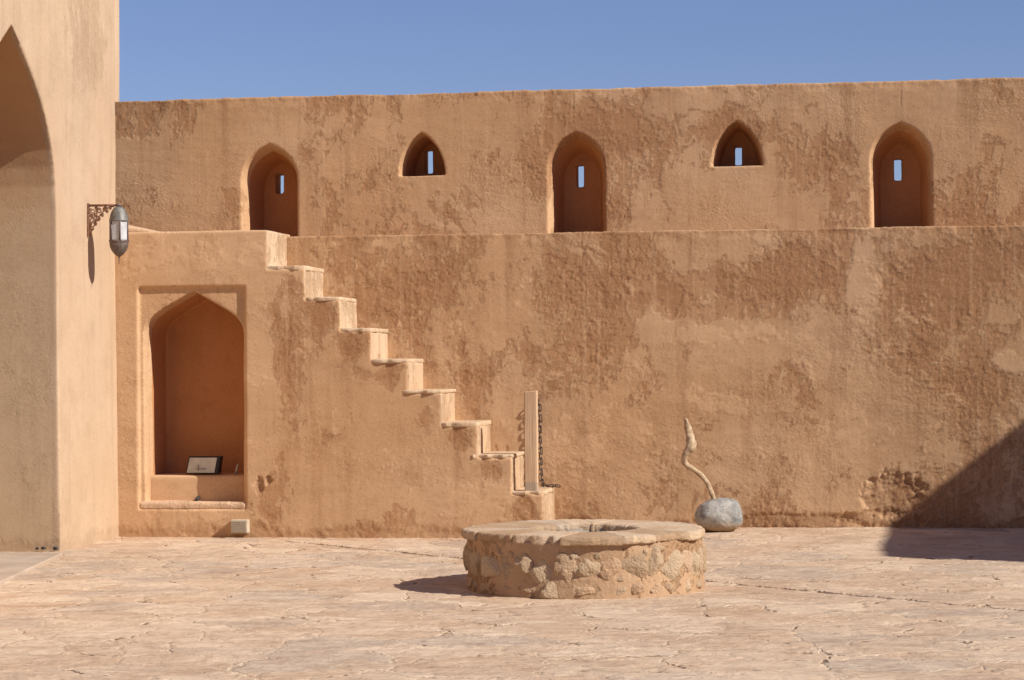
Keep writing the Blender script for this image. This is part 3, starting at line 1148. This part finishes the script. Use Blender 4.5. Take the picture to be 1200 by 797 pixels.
fine_c.append(cen[-1])
fine_r.append(rad[-1])
bm = bmesh.new()
tube(bm, fine_c, fine_r, 12)
for v in bm.verts:
    v.co += Vector((mnoise.noise(v.co * 18), mnoise.noise(v.co * 18 + Vector((5, 0, 0))), 0)) * .009
bm_link('twisted_branch', bm, branch_m, anchor, True)

# ================================================================== FLOODLIGHT, LOUVRED LIGHT, CABLE
black_m = simple('black_housing', (.025, .024, .024), .5, 0, .3, 40, .001)
rim_m = simple('pale_rim', (.42, .40, .36), .5, .2, .15, 40, .001)
refl_m = simple('lamp_reflector', (.55, .54, .47), .35, .3, .15, 8, .001)
yf = Y_ST + .24
fl = empty('floodlight', atY(236, 555, yf))
tag(fl, 'small tilted floodlight with a pale glass face on the bench in the arched alcove', 'floodlight')
q00, q10 = atY(217.5, 554.5, yf), atY(251.5, 554.5, yf)
zb_, zt2 = zt + .012, zt + .012 + 21 * 20.2 / F
tl = .055


def tilted(bm, x0, x1, z0, z1, y0, y1, skew=.012):
    def ring(y):
        return [(x0, y, z0), (x1, y, z0), (x1 + skew, y + tl, z1), (x0 + skew, y + tl, z1)]
    loft(bm, [ring(y0), ring(y1)])


bm = bmesh.new()
tilted(bm, q00.x, q10.x + .03, zb_, zt2, yf + .008, yf + .10)
bevel(bm, .006, 1)
bm_link('housing', bm, black_m, fl)
bm = bmesh.new()
tilted(bm, q00.x + .012, q10.x - .004, zb_ + .012, zt2 - .012, yf + .0, yf + .02)
bm_link('glass', bm, refl_m, fl)
bm = bmesh.new()
xm_ = (q00.x + q10.x) / 2
tube(bm, [(xm_ - .05, yf + .008, zb_ + .05), (xm_ + .05, yf + .009, zb_ + .05)], .004, 6)
tube(bm, [(xm_ - .02, yf + .008, zb_ + .03), (xm_ - .03, yf + .016, zb_ + .085)], .006, 6)
bm_link('lamp_tube', bm, rim_m, fl, True)
bm = bmesh.new()
xs_ = q10.x + .045
tube(bm, [(q00.x - .0, yf + .06, zb_ + .06), (q00.x - .012, yf + .06, zt - .005), (xs_, yf + .06, zt - .005), (xs_, yf + .06, zb_ + .06)], .006, 6)
bm_link('stand', bm, black_m, fl, True)

lb = empty('louvred_light', A(282, 617))
tag(lb, 'small pale louvred box light fixed low on the stair wall under the alcove', 'wall light')
a, b_ = A(272.5, 624.5), A(292.5, 608.5)
bm = bmesh.new()
box(bm, a.x, b_.x, Y_ST - .07, Y_ST + .03, a.z, b_.z)
bevel(bm, .008, 2)
pal = simple('pale_plastic', (.50, .415, .31), .55, 0, .08, 15, .0006)
bm_link('housing', bm, pal, lb)
pal2 = simple('louvre_grey', (.40, .34, .26), .55, 0, .1, 30, .0006)
for k_ in range(6):
    z0 = a.z + .017 + k_ * (b_.z - a.z - .034) / 5.4
    bm = bmesh.new()
    box(bm, a.x + .012, b_.x - .012, Y_ST - .078, Y_ST - .065, z0, z0 + .010)
    bm_link('louvre', bm, pal2, lb)

bm = bmesh.new()
c_ = atY(232.5, 584, Y_ST + .165)
tube(bm, [(c_.x, Y_ST + .23, c_.z + .005), (c_.x, Y_ST + .15, c_.z + .003), (c_.x - .004, Y_ST + .125, c_.z - .015), (c_.x - .012, Y_ST + .11, c_.z - .035)], [.016, .018, .016, .012], 8)
tag(bm_link('cable_end', bm, black_m, None, True), 'short black cable end poking out of the bench front in the alcove', 'cable')
bm = bmesh.new()
yt = Y_ST + .32
tube(bm, [atY(276.5, 557, yt), atY(276.8, 552, yt), atY(278, 546.5, yt), atY(279.5, 543.5, yt)], [.012, .011, .009, .006], 8)
tag(bm_link('pipe_stub', bm, rim_m, None, True), 'thin pale curved pipe stub rising from the bench at the right of the alcove', 'pipe')

# ================================================================== LOOSE STONES AT THE WALL FOOT
rs = random.Random(21)
spots = [(u, v) for u, v in ((1034, 617), (1052, 616.5), (905, 619), (930, 618.5), (978, 618), (668, 618.5), (690, 619), (1010, 618), (57, 645), (46, 644.5), (70, 646.5))]
for i, (u, v) in enumerate(spots):
    c = atZ(u, v)
    if u > 500:
        c.y = Y_MW - rs.uniform(.04, .11)
    r = rs.uniform(.018, .034)
    bm = bmesh.new()
    if u < 100:
        c = GB + gd * .05 - gn * (.19, .13, .03)[i - 8] + Zv * .02
        r = (.014, .018, .02)[i - 8]
    pebble(bm, Vector((c.x, c.y, r * .5 + (.02 if u < 100 else 0))), Vector((1, 0, 0)), Vector((0, 1, 0)), Zv, r * 1.2, r, r * .8, i + 70, 3, .3)
    o = bm_link('plaster_crumb', bm, drum_m if u > 500 else black_m, None, True)
    if u > 500:
        tag(o, 'small crumb of ochre plaster lying at the foot of the long fort wall', 'rubble', 'plaster crumbs along the wall foot')
    else:
        o.name = 'pebble'
        tag(o, 'tiny dark pebble lying against the foot of the archway jamb', 'pebble', 'dark pebbles in the archway')

print('CHECK top', proj((Bp(140, 118).x, Y_PA, z_top)), proj((Bp(1200, 93).x, Y_PA, z_top)))
print('CHECK ledge', proj((B(350, 276).x, Y_MW, z_led)), proj((B(1195, 262).x, Y_MW, z_led)))
print('CHECK base', proj((B(870, 617).x, Y_MW, 0)), proj((B(1195, 617).x, Y_MW, 0)), proj((A(200, 628).x, Y_ST, 0)), proj((A(580, 628).x, Y_ST, 0)))
print('CHECK stair top', proj((A(150, 270).x, Y_ST, z_st)), 'heights', z_led, z_top, z_st, GA, GB, W)
